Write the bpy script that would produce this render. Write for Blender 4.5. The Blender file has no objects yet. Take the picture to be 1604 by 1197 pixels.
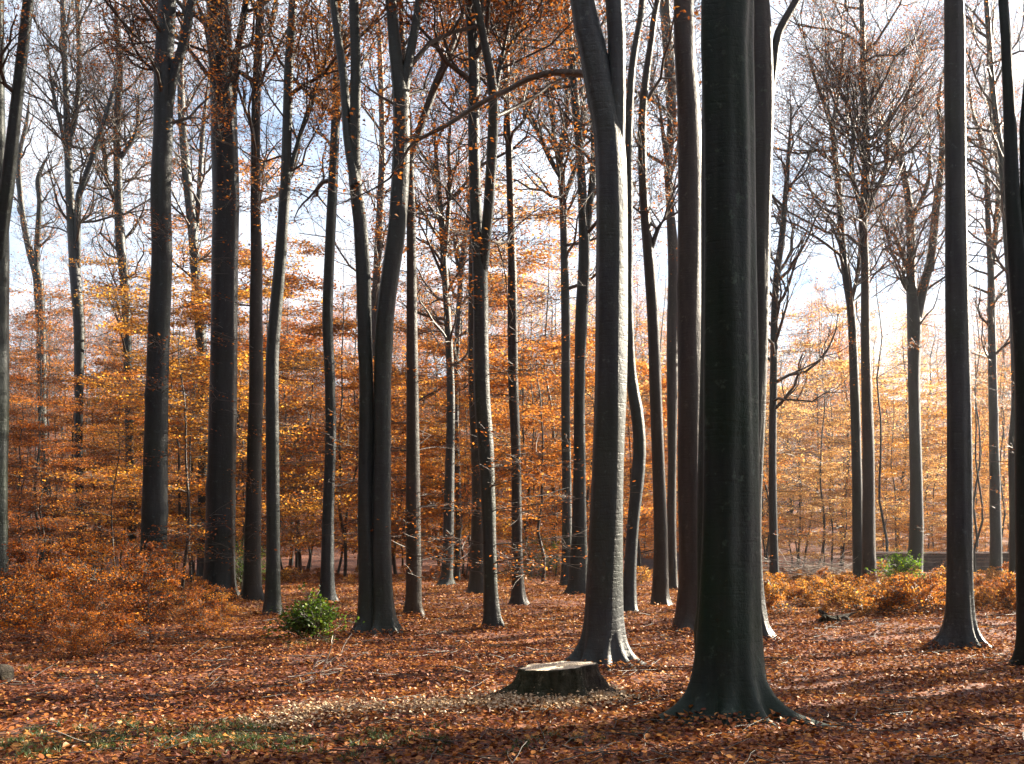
import bpy, math, random
import numpy as np
from mathutils import Vector, Euler, Matrix

C = bpy.context.scene
COL = C.collection
R = math.radians
# ------------------------------------------------------------------ camera
F = 1720.0; HY = 850.0; EYE = 1.6            # focal length in photo pixels, horizon row, eye height
cd = bpy.data.cameras.new('camera'); cam = bpy.data.objects.new('camera', cd); COL.objects.link(cam)
cam.location = (0, 0, EYE); cam.rotation_euler = (R(90), 0, 0)
cd.sensor_width = 36; cd.lens = F/1604*36
cd.shift_y = (HY-598.5)/1604
cd.clip_start = .05; cd.clip_end = 3000
C.camera = cam
# ------------------------------------------------------------------ light
SUN_AZ, SUN_EL = R(58), R(24)                # azimuth to the right of the view direction
SUN_STRENGTH, SKY_STRENGTH, EXPOSURE = 5.0, .05, 2.35
sv = Vector((math.sin(SUN_AZ)*math.cos(SUN_EL), math.cos(SUN_AZ)*math.cos(SUN_EL), math.sin(SUN_EL)))
sd = bpy.data.lights.new('sun', 'SUN'); sun = bpy.data.objects.new('sun', sd); COL.objects.link(sun)
sd.energy = SUN_STRENGTH; sd.angle = R(.53); sd.color = (1, .88, .70)
sun.rotation_euler = (-sv).to_track_quat('-Z', 'Y').to_euler(); sun.location = (60, 40, 60)
W = bpy.data.worlds.new('World'); C.world = W; W.use_nodes = True
nt = W.node_tree; nt.nodes.clear()
out = nt.nodes.new('ShaderNodeOutputWorld'); bg = nt.nodes.new('ShaderNodeBackground')
sky = nt.nodes.new('ShaderNodeTexSky'); sky.sky_type = 'NISHITA'; sky.sun_disc = False
sky.sun_elevation = SUN_EL; sky.sun_rotation = SUN_AZ; sky.air_density = 1.0; sky.dust_density = .5; sky.ozone_density = 2.0
tc = nt.nodes.new('ShaderNodeTexCoord'); mp = nt.nodes.new('ShaderNodeMapping'); mp.inputs['Scale'].default_value = (1.6, 1.6, 5.5)
cn = nt.nodes.new('ShaderNodeTexNoise'); cn.inputs['Scale'].default_value = 2.2; cn.inputs['Detail'].default_value = 7; cn.inputs['Roughness'].default_value = .6
cr = nt.nodes.new('ShaderNodeValToRGB'); cr.color_ramp.elements[0].position = .3; cr.color_ramp.elements[1].position = .54
cr.color_ramp.elements[0].color = (0, 0, 0, 1); cr.color_ramp.elements[1].color = (.8, .8, .8, 1)
mx = nt.nodes.new('ShaderNodeMix'); mx.data_type = 'RGBA'; mx.inputs['B'].default_value = (6.2, 6.4, 6.8, 1)
L = nt.links.new
L(tc.outputs['Generated'], mp.inputs['Vector']); L(mp.outputs[0], cn.inputs['Vector']); L(cn.outputs['Fac'], cr.inputs[0])
L(cr.outputs[0], mx.inputs['Factor']); L(sky.outputs[0], mx.inputs['A']); L(mx.outputs['Result'], bg.inputs[0])
bg.inputs[1].default_value = SKY_STRENGTH; L(bg.outputs[0], out.inputs[0])
C.view_settings.view_transform = 'Standard'; C.view_settings.look = 'None'
C.view_settings.exposure = EXPOSURE; C.view_settings.gamma = 1
C.render.engine = 'CYCLES'
C.cycles.max_bounces = 6; C.cycles.diffuse_bounces = 3; C.cycles.glossy_bounces = 2
C.cycles.transmission_bounces = 3; C.cycles.volume_bounces = 0; C.cycles.caustics_reflective = False; C.cycles.caustics_refractive = False

rnd = random.Random(11); NR = np.random.RandomState(5)

# ------------------------------------------------------------------ materials
def newmat(name):
    m = bpy.data.materials.new(name); m.use_nodes = True; n = m.node_tree; n.nodes.clear()
    o = n.nodes.new('ShaderNodeOutputMaterial'); return m, n, o
def ramp(n, stops):
    r = n.nodes.new('ShaderNodeValToRGB'); e = r.color_ramp.elements
    while len(e) < len(stops): e.new(.5)
    for k, (p, c) in enumerate(stops): e[k].position = p; e[k].color = (*c, 1)
    return r
def leafmat(name, stops, trans=.5, gloss=.06, tint=True):
    m, n, o = newmat(name); l = n.links.new
    a = n.nodes.new('ShaderNodeAttribute'); a.attribute_name = 'rnd'
    r = ramp(n, stops); l(a.outputs['Fac'], r.inputs[0]); col = r.outputs[0]
    if tint:
        oi = n.nodes.new('ShaderNodeObjectInfo'); mm = n.nodes.new('ShaderNodeMix'); mm.data_type = 'RGBA'; mm.blend_type = 'MULTIPLY'
        mm.inputs['Factor'].default_value = 1; l(col, mm.inputs['A']); l(oi.outputs['Color'], mm.inputs['B']); col = mm.outputs['Result']
    d = n.nodes.new('ShaderNodeBsdfDiffuse'); t = n.nodes.new('ShaderNodeBsdfTranslucent'); g = n.nodes.new('ShaderNodeBsdfGlossy')
    g.inputs['Roughness'].default_value = .5; g.inputs['Color'].default_value = (.9, .9, .9, 1)
    l(col, d.inputs[0]); l(col, t.inputs[0])
    s = n.nodes.new('ShaderNodeMixShader'); s.inputs[0].default_value = trans; l(d.outputs[0], s.inputs[1]); l(t.outputs[0], s.inputs[2])
    s2 = n.nodes.new('ShaderNodeMixShader'); s2.inputs[0].default_value = gloss; l(s.outputs[0], s2.inputs[1]); l(g.outputs[0], s2.inputs[2])
    l(s2.outputs[0], o.inputs[0]); return m
M_LEAF = leafmat('beech_leaf', [(0, (.12, .045, .014)), (.35, (.42, .155, .03)), (.7, (.66, .30, .055)), (1, (.78, .48, .12))], .62, .02)
M_LITTER = leafmat('litter_leaf', [(0, (.03, .012, .013)), (.3, (.12, .032, .018)), (.6, (.35, .125, .03)), (.86, (.52, .24, .055)), (1, (.54, .33, .15))], .2, .03)
M_GREEN = leafmat('holly_leaf', [(0, (.02, .05, .008)), (.6, (.08, .15, .015)), (1, (.24, .30, .03))], .4, .02)
M_GRASS = leafmat('grass_blade', [(0, (.03, .06, .02)), (.7, (.08, .13, .035)), (1, (.25, .22, .09))], .3, .04)
M_CHIP = leafmat('wood_chip', [(0, (.28, .18, .10)), (.5, (.52, .38, .24)), (1, (.74, .60, .42))], .05, .02)

def barkmat(name, c0, c1, moss, mossamt, scale=1.0, bumpd=.02, vz=.55, spec=.34, rough=.48):
    m, n, o = newmat(name); l = n.links.new
    tc = n.nodes.new('ShaderNodeTexCoord'); geo = n.nodes.new('ShaderNodeNewGeometry')
    mp = n.nodes.new('ShaderNodeMapping'); mp.inputs['Scale'].default_value = (3, 3, vz); l(geo.outputs['Position'], mp.inputs[0])
    a = n.nodes.new('ShaderNodeTexNoise'); a.inputs['Scale'].default_value = 2.2*scale; a.inputs['Detail'].default_value = 6; a.inputs['Roughness'].default_value = .62; l(mp.outputs[0], a.inputs['Vector'])
    r = ramp(n, [(.3, c0), (.68, c1)]); l(a.outputs['Fac'], r.inputs[0])
    # horizontal lenticel rings
    mp2 = n.nodes.new('ShaderNodeMapping'); mp2.inputs['Scale'].default_value = (3.5, 3.5, 22); l(geo.outputs['Position'], mp2.inputs[0])
    b = n.nodes.new('ShaderNodeTexNoise'); b.inputs['Scale'].default_value = 1.3; b.inputs['Detail'].default_value = 3; l(mp2.outputs[0], b.inputs['Vector'])
    rb = ramp(n, [(.34, (.72, .72, .72)), (.5, (1, 1, 1))]); l(b.outputs['Fac'], rb.inputs[0])
    mu = n.nodes.new('ShaderNodeMix'); mu.data_type = 'RGBA'; mu.blend_type = 'MULTIPLY'; mu.inputs['Factor'].default_value = .6
    l(r.outputs[0], mu.inputs['A']); l(rb.outputs[0], mu.inputs['B'])
    g = n.nodes.new('ShaderNodeTexNoise'); g.inputs['Scale'].default_value = .9; g.inputs['Detail'].default_value = 5; l(geo.outputs['Position'], g.inputs['Vector'])
    rg = ramp(n, [(.42, (0, 0, 0)), (.68, (mossamt,)*3)]); l(g.outputs['Fac'], rg.inputs[0])
    mm = n.nodes.new('ShaderNodeMix'); mm.data_type = 'RGBA'; l(rg.outputs[0], mm.inputs['Factor']); l(mu.outputs['Result'], mm.inputs['A']); mm.inputs['B'].default_value = (*moss, 1)
    li = n.nodes.new('ShaderNodeTexNoise'); li.inputs['Scale'].default_value = 9; li.inputs['Detail'].default_value = 8; li.inputs['Roughness'].default_value = .75; l(geo.outputs['Position'], li.inputs['Vector'])
    rl = ramp(n, [(.58, (0, 0, 0)), (.66, (.85, .85, .85))]); l(li.outputs['Fac'], rl.inputs[0])
    ml = n.nodes.new('ShaderNodeMix'); ml.data_type = 'RGBA'; l(rl.outputs[0], ml.inputs['Factor']); l(mm.outputs['Result'], ml.inputs['A']); ml.inputs['B'].default_value = (c1[0]*2.0, c1[1]*2.3, c1[2]*2.0, 1); mm = ml
    oi = n.nodes.new('ShaderNodeObjectInfo'); mo = n.nodes.new('ShaderNodeMix'); mo.data_type = 'RGBA'; mo.blend_type = 'MULTIPLY'; mo.inputs['Factor'].default_value = 1
    l(mm.outputs['Result'], mo.inputs['A']); l(oi.outputs['Color'], mo.inputs['B']); mm = mo
    p = n.nodes.new('ShaderNodeBsdfPrincipled'); p.inputs['Roughness'].default_value = rough; p.inputs['Specular IOR Level'].default_value = spec
    l(mm.outputs['Result'], p.inputs['Base Color'])
    f = n.nodes.new('ShaderNodeTexNoise'); f.inputs['Scale'].default_value = 16*scale; f.inputs['Detail'].default_value = 6; f.inputs['Roughness'].default_value = .7
    mp3 = n.nodes.new('ShaderNodeMapping'); mp3.inputs['Scale'].default_value = (1, 1, .5); l(geo.outputs['Position'], mp3.inputs[0]); l(mp3.outputs[0], f.inputs['Vector'])
    ad = n.nodes.new('ShaderNodeMath'); ad.operation = 'MULTIPLY_ADD'; l(rb.outputs[0], ad.inputs[0]); ad.inputs[1].default_value = .5; l(f.outputs['Fac'], ad.inputs[2])
    bu = n.nodes.new('ShaderNodeBump'); bu.inputs['Strength'].default_value = .7; bu.inputs['Distance'].default_value = bumpd
    l(ad.outputs[0], bu.inputs['Height']); l(bu.outputs[0], p.inputs['Normal']); l(p.outputs[0], o.inputs[0]); return m
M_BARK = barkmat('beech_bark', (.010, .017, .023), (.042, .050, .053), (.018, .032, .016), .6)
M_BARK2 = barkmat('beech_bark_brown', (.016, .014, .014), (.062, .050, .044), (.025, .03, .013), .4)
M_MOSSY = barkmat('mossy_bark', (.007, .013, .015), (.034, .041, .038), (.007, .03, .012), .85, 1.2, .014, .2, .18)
M_TWIG = barkmat('twig_bark', (.035, .028, .024), (.09, .07, .055), (.04, .04, .02), .2)

def pmat(name, c, rough=.8, c2=None, sc=6, bump=.01):
    m, n, o = newmat(name); l = n.links.new
    p = n.nodes.new('ShaderNodeBsdfPrincipled'); p.inputs['Roughness'].default_value = rough
    geo = n.nodes.new('ShaderNodeNewGeometry'); t = n.nodes.new('ShaderNodeTexNoise'); t.inputs['Scale'].default_value = sc; t.inputs['Detail'].default_value = 6
    l(geo.outputs['Position'], t.inputs['Vector']); r = ramp(n, [(.3, c), (.7, c2 or c)]); l(t.outputs['Fac'], r.inputs[0]); l(r.outputs[0], p.inputs['Base Color'])
    b = n.nodes.new('ShaderNodeBump'); b.inputs['Strength'].default_value = .8; b.inputs['Distance'].default_value = bump; l(t.outputs['Fac'], b.inputs['Height']); l(b.outputs[0], p.inputs['Normal'])
    l(p.outputs[0], o.inputs[0]); return m

def groundmat():
    m, n, o = newmat('leaf_litter_ground'); l = n.links.new
    geo = n.nodes.new('ShaderNodeNewGeometry')
    nz = n.nodes.new('ShaderNodeTexNoise'); nz.inputs['Scale'].default_value = 7; nz.inputs['Detail'].default_value = 4; l(geo.outputs['Position'], nz.inputs['Vector'])
    ms = n.nodes.new('ShaderNodeMix'); ms.data_type = 'VECTOR'; ms.inputs['Factor'].default_value = .06
    l(geo.outputs['Position'], ms.inputs['A']); l(nz.outputs['Color'], ms.inputs['B'])
    v = n.nodes.new('ShaderNodeTexVoronoi'); v.inputs['Scale'].default_value = 17; l(ms.outputs['Result'], v.inputs['Vector'])
    sp = n.nodes.new('ShaderNodeSeparateColor'); l(v.outputs['Color'], sp.inputs[0])
    r = ramp(n, [(0, (.03, .015, .01)), (.3, (.12, .035, .017)), (.62, (.22, .062, .024)), (.9, (.34, .12, .04)), (1, (.34, .17, .08))]); l(sp.outputs[0], r.inputs[0])
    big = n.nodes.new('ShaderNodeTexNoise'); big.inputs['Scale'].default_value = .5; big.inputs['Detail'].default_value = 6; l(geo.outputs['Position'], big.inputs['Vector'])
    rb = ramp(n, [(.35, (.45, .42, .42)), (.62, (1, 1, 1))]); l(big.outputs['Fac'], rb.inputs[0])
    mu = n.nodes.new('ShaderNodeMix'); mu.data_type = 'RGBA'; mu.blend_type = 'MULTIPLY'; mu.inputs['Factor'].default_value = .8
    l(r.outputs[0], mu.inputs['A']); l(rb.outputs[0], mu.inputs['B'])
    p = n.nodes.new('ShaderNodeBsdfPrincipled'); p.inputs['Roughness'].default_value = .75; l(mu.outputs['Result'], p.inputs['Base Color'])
    b = n.nodes.new('ShaderNodeBump'); b.inputs['Strength'].default_value = 1; b.inputs['Distance'].default_value = .05; l(sp.outputs[1], b.inputs['Height']); l(b.outputs[0], p.inputs['Normal'])
    l(p.outputs[0], o.inputs[0]); return m
M_GROUND = groundmat()

# ------------------------------------------------------------------ helpers
def px(x, y, D): return np.array(((x-802)/F*D, D, EYE+(HY-y)/F*D))
def sstep(t): t = np.clip(t, 0, 1); return t*t*(3-2*t)
def gz(x, y):
    x = np.asarray(x, float); y = np.asarray(y, float)
    h = .035*np.sin(x*.9+1.3)*np.sin(y*.7) + .05*np.sin(x*.31+y*.23) + .02*np.sin(x*2.3+y*1.7)
    hill = 26*sstep((y-(78+.12*(x+20)*(x > -20)))/95) + 2.2*np.sin(x*.045+1)*sstep((y-90)/60)
    return h + hill
def prop(o, label=None, cat=None, group=None, kind=None):
    for k, v in (('label', label), ('category', cat), ('group', group), ('kind', kind)):
        if v: o[k] = v
    return o
def empty(name, loc, label, cat, group=None):
    o = bpy.data.objects.new(name, None); COL.objects.link(o); o.location = loc; o.empty_display_size = .3
    return prop(o, label, cat, group)
def mesh(name, V, faces, mat, parent=None, attr=None, smooth=True, origin=None):
    """faces: list of int arrays (k,3) or (k,4)"""
    V = np.asarray(V, np.float32)
    if origin is not None: V = V-np.asarray(origin, np.float32)
    me = bpy.data.meshes.new(name); me.vertices.add(len(V)); me.vertices.foreach_set('co', V.ravel())
    faces = [np.asarray(f, np.int32) for f in faces if len(f)]
    nl = sum(f.size for f in faces); nf = sum(len(f) for f in faces)
    me.loops.add(nl); me.polygons.add(nf)
    me.loops.foreach_set('vertex_index', np.concatenate([f.ravel() for f in faces]))
    tot = np.concatenate([np.full(len(f), f.shape[1], np.int32) for f in faces])
    me.polygons.foreach_set('loop_start', np.concatenate(([0], np.cumsum(tot)[:-1])).astype(np.int32))
    me.polygons.foreach_set('use_smooth', np.full(nf, smooth))
    if attr is not None:
        a = me.attributes.new('rnd', 'FLOAT', 'FACE'); a.data.foreach_set('value', np.asarray(attr, np.float32))
    me.update(calc_edges=True); me.materials.append(mat)
    o = bpy.data.objects.new(name, me); COL.objects.link(o)
    if parent is not None: o.parent = parent
    elif origin is not None: o.location = origin
    return o

def norm(a): return a/np.maximum(np.linalg.norm(a, axis=-1, keepdims=True), 1e-9)
class Tubes:
    def __init__(s): s.g = {}
    def add(s, pts, rad):
        n = len(pts); k = 3 if rad[0] < .02 else (5 if rad[0] < .06 else 8)
        s.g.setdefault((n, k), []).append((pts, rad))
    def build(s, name, mat, parent, origin):
        VV = []; FF = []; base = 0
        for (n, k), lst in s.g.items():
            P = np.array([a for a, _ in lst], float); r = np.array([b for _, b in lst], float)   # m,n,3 / m,n
            T = np.empty_like(P); T[:, 1:-1] = P[:, 2:]-P[:, :-2]; T[:, 0] = P[:, 1]-P[:, 0]; T[:, -1] = P[:, -1]-P[:, -2]; T = norm(T)
            ref = np.where(np.abs(T[:, :1, 2:]) > .9, np.array([1., 0, 0]), np.array([0., 0, 1])); ref = np.broadcast_to(ref, T.shape)
            U = norm(np.cross(T, ref)); Vv = np.cross(T, U)
            th = np.arange(k)*2*math.pi/k
            ring = P[:, :, None]+r[:, :, None, None]*(np.cos(th)[:, None]*U[:, :, None]+np.sin(th)[:, None]*Vv[:, :, None])
            m = len(lst); VV.append(ring.reshape(-1, 3))
            i = np.arange(m)[:, None, None]*n*k+np.arange(n-1)[None, :, None]*k; j = np.arange(k)[None, None]; j2 = (j+1) % k
            q = np.stack([i+j, i+j2, i+k+j2, i+k+j], -1).reshape(-1, 4)+base; FF.append(q); base += m*n*k
        if not VV: return None
        return mesh(name, np.concatenate(VV), [np.concatenate(FF)], mat, parent, origin=origin)

def leaves(P, size, flat=.35, N0=None, six=False, rs=NR, bias=0, rv=None, wid=.62):
    """leaf-shaped pairs of faces at P; flat = how far normals scatter from vertical"""
    P = np.asarray(P, float); n = len(P)
    N = norm(np.array([0, 0, 1.])+rs.normal(0, flat, (n, 3))); az = rs.uniform(0, 2*math.pi, n)
    D = np.stack([np.cos(az), np.sin(az), rs.normal(0, .25, n)], 1); D = norm(D-N*(D*N).sum(1, keepdims=True)); S = np.cross(N, D)
    s = (np.asarray(size)*rs.uniform(.65, 1.25, n))[:, None]; w = s*wid*.5; fold = s*rs.uniform(-.05, .2, n)[:, None]
    if six:
        curl = s*rs.uniform(-.1, .25, n)[:, None]
        v = np.stack([P-D*s*.5, P-D*s*.2+S*w+N*fold, P+D*s*.2+S*w*.95+N*fold, P+D*s*.5+N*curl, P+D*s*.2-S*w*.95+N*fold, P-D*s*.2-S*w+N*fold], 1).reshape(-1, 3)
        b = np.arange(n)[:, None]*6
        f = np.concatenate([b+np.array([0, 3, 2, 1]), b+np.array([0, 5, 4, 3])], 1).reshape(-1, 4)
    else:
        v = np.stack([P-D*s*.5, P+S*w+N*fold, P+D*s*.5, P-S*w+N*fold], 1).reshape(-1, 3)
        b = np.arange(n)[:, None]*4
        f = np.concatenate([b+np.array([0, 2, 1]), b+np.array([0, 3, 2])], 1).reshape(-1, 3)
    if rv is None: rv = np.clip(rs.beta(2, 2, n)+bias, 0, 1)
    return v, f, np.repeat(rv, 2)
def leafobj(name, P, size, mat, parent, origin, **k):
    if not len(P): return None
    v, f, a = leaves(P, size, **k); return mesh(name, v, [f], mat, parent, a, False, origin)

def catmull(P, step):
    P = np.asarray(P, float); out_ = []
    Q = np.vstack([2*P[0]-P[1], P, 2*P[-1]-P[-2]])
    for i in range(1, len(Q)-2):
        d = np.linalg.norm(Q[i+1][:3]-Q[i][:3]); n = max(2, int(d/step))
        for t in np.arange(n)/n:
            a, b, c, e = Q[i-1], Q[i], Q[i+1], Q[i+2]
            out_.append(.5*((2*b)+(c-a)*t+(2*a-5*b+4*c-e)*t*t+(3*b-a-3*c+e)*t**3))
    out_.append(P[-1]); A = np.array(out_); A[:, 3] = np.clip(A[:, 3], P[:, 3].min(), P[:, 3].max()); return A

def trunkmesh(name, path, sides, mat, parent, origin, flare=0, fh=.35, lobes=5, seed=0, flute=.03, step=.3, lobe_list=None):
    """path rows x,y,z,r. flare = extra radius (in radii) at the ground, spread in root lobes"""
    rs = np.random.RandomState(seed)
    A = catmull(path, step)
    if flare:                                         # add close rings near the ground
        z0 = A[0, 2]; low = A[A[:, 2] < z0+1.4]; hi = A[A[:, 2] >= z0+1.4]
        zz = np.concatenate([np.linspace(z0-.25, z0+.35, 13), np.linspace(z0+.42, z0+1.35, 9)])
        ex = np.stack([np.interp(zz, A[:, 2], A[:, c]) for c in range(4)], 1); ex[:, 2] = zz; A = np.vstack([ex, hi])
    n = len(A); th = np.arange(sides)*2*math.pi/sides
    T = np.gradient(A[:, :3], axis=0); T = norm(T)
    if flare: T[A[:, 2] < A[0, 2]+.9] = (0, 0, 1)
    U = norm(np.cross(np.broadcast_to([0, 1., 0], T.shape), T)); Vv = np.cross(T, U)
    s = np.concatenate(([0], np.cumsum(np.linalg.norm(np.diff(A[:, :3], axis=0), axis=1))))
    rr = np.ones((n, sides))
    for k in range(5):
        a, b, ph = rs.randint(1, 5), rs.uniform(.3, 2.2), rs.uniform(0, 6.28, 2)
        rr += flute*.6*np.sin(a*th[None]+ph[0]+.15*s[:, None])*np.sin(b*s[:, None]+ph[1])
    for k in (3, 5, 7): rr += flute*rs.uniform(.3, .9)*np.sin(k*th[None]+rs.uniform(0, 6.28)+.06*s[:, None])
    for _ in range(int(n*.12)):                       # knots and swellings
        i0 = rs.randint(0, n); j0 = rs.randint(0, sides); dth = np.angle(np.exp(1j*(th-th[j0])))
        rr += .10*np.exp(-(((s-s[i0])/.16)[:, None])**2-(dth[None]/.5)**2)
    if flare:
        h = A[:, 2]-(A[0, 2]+.25)
        L_ = np.zeros(sides); ll = lobe_list or [(rs.uniform(0, 6.28), rs.uniform(.5, 1)) for _ in range(lobes)]
        for a, b in ll: L_ = np.maximum(L_, b*np.exp(-(np.angle(np.exp(1j*(th-a)))/.21)**2))
        e = np.exp(-np.maximum(h, -.1)/fh)[:, None]; e2 = np.exp(-np.maximum(h, -.1)/(fh*.55))[:, None]
        rr += flare*(.28*e+L_[None]*(.25*e+1.05*e2**1.6))
    ring = A[:, None, :3]+(A[:, 3:4]*rr)[:, :, None]*(np.cos(th)[None, :, None]*U[:, None]+np.sin(th)[None, :, None]*Vv[:, None])
    V = ring.reshape(-1, 3)
    i = np.arange(n-1)[:, None]*sides; j = np.arange(sides)[None]; j2 = (j+1) % sides
    q = np.stack([i+j, i+j2, i+sides+j2, i+sides+j], -1).reshape(-1, 4)
    return mesh(name, V, [q], mat, parent, origin=origin), A

def rot_dir(d, ang, rs):
    a = rs.gauss(0, 1), rs.gauss(0, 1), rs.gauss(0, 1)
    k = a[0]*d[0]+a[1]*d[1]+a[2]*d[2]
    p = [a[i]-k*d[i] for i in range(3)]; l = math.sqrt(sum(v*v for v in p)) or 1
    c, s = math.cos(ang), math.sin(ang)
    return [d[i]*c+p[i]/l*s for i in range(3)]
def grow(T, tips, p, d, length, r, lev, rs, up=.12, kids=(6, 4, 3, 2), flatten=0.0, zig=.22):
    n = (7, 6, 5, 4, 3)[min(lev, 4)]; st = length/(n-1); pts = [tuple(p)]; dirs = [d]
    for i in range(n-1):
        d = [d[0]+rs.gauss(0, zig), d[1]+rs.gauss(0, zig), (d[2]+rs.gauss(0, zig*(1-flatten))+up)*(1-flatten*.35)]
        l = math.sqrt(d[0]**2+d[1]**2+d[2]**2); d = [v/l for v in d]
        p = (p[0]+d[0]*st, p[1]+d[1]*st, p[2]+d[2]*st); pts.append(p); dirs.append(d)
    rad = [max(.0045, r*(1-.75*i/(n-1))) for i in range(n)]
    T.add(pts, rad)
    k = kids[lev] if lev < len(kids) else 0
    if k == 0:
        tips.append(pts[-1]); tips.append(pts[len(pts)//2]); return
    for c in range(k):
        t = .22+.78*(c+rs.random())/k; i = min(n-1, int(t*(n-1))); 
        dd = rot_dir(dirs[i], rs.uniform(.45, 1.1), rs)
        if flatten: dd[2] *= (1-flatten)
        grow(T, tips, pts[i], dd, length*rs.uniform(.42, .68), rad[i]*rs.uniform(.5, .72), lev+1, rs, up, kids, flatten, zig)

def scatter_at(tips, per, spread, zs=.5, rs=NR):
    t = np.array(tips, float)
    if not len(t): return t
    t = np.repeat(t, per, 0); return t+rs.normal(0, 1, t.shape)*np.array([spread, spread, spread*zs])

# ------------------------------------------------------------------ ground
def ground():
    u = np.linspace(-1, 1, 241); xs = np.sinh(u*5.2)/np.sinh(5.2)*900
    v = np.linspace(-.45, 1, 300); ys = 12+np.sinh(v*5.2)/np.sinh(5.2)*1300
    X, Y = np.meshgrid(xs, ys); Z = gz(X, Y)
    V = np.stack([X, Y, Z], -1).reshape(-1, 3); n, m = X.shape
    i = np.arange(n-1)[:, None]*m+np.arange(m-1)[None]; q = np.stack([i, i+1, i+m+1, i+m], -1).reshape(-1, 4)
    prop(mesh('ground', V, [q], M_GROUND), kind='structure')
ground()

BASES = [((x-802)/F*(EYE*F/(b-HY)), EYE*F/(b-HY), r) for x, b, r in ((1137, 1130, .42), (944, 1042, .42), (1503, 1012, .36), (588, 992, .5), (1186, 1000, .3), (1082, 983, .45), (342, 940, .6), (427, 962, .35), (773, 985, .35), (647, 963, .35), (512, 944, .35))]
def litter():
    P = []
    for y0, y1, dens in ((6.5, 12, 900), (12, 18, 650), (18, 27, 340), (27, 40, 140), (40, 56, 50)):
        hw = y1*.56+1.5; n = int(2*hw*(y1-y0)*dens)
        P.append(np.stack([NR.uniform(-hw, hw, n), NR.uniform(y0, y1, n)], 1))
    P = np.concatenate(P); z = gz(P[:, 0], P[:, 1])+NR.exponential(.016, len(P))+.006
    nn = np.sin(P[:, 0]*1.7+np.sin(P[:, 1]*1.3)*1.5)*np.sin(P[:, 1]*2.1+np.sin(P[:, 0]*.9)*2)+.6*np.sin(P[:, 0]*4.1+P[:, 1]*3.3)*np.sin(P[:, 1]*5.3-P[:, 0]*2.2)
    kp = NR.uniform(0, 1, len(P)) < np.clip(.88+.45*nn, .4, 1); P = P[kp]; z = z[kp]
    for (bx, by_, r_) in BASES:                       # drifts against boles and the stump
        n = int(1700*r_); a = NR.uniform(0, 6.283, n); q = r_*(1.05+NR.exponential(.55, n)); c = np.stack([bx+q*np.cos(a), by_+q*np.sin(a)], 1)
        P = np.vstack([P, c]); z = np.concatenate([z, gz(c[:, 0], c[:, 1])+.02+.12*np.exp(-(q/r_-1)*1.6)*NR.uniform(.2, 1, n)])
    s = .052+.045*np.clip((P[:, 1]-15)/30, 0, 1)
    # wide darker and brighter drifts, as wind leaves them
    dr = .5+.5*np.sin(P[:, 0]*.8+2*np.sin(P[:, 1]*.5))*np.sin(P[:, 1]*1.1+P[:, 0]*.3)
    rv = np.clip(NR.beta(1.5, 1.9, len(P))*.85+.16*dr+.16*np.clip((P[:, 1]-17)/10, 0, 1), 0, 1)
    v, f, a = leaves(np.column_stack([P, z]), s, flat=.33, six=True, rv=rv)
    prop(mesh('fallen_leaves', v, [f], M_LITTER, None, a, False), kind='stuff', label='carpet of rust and brown fallen beech leaves on the ground', cat='leaves')
litter()

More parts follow.
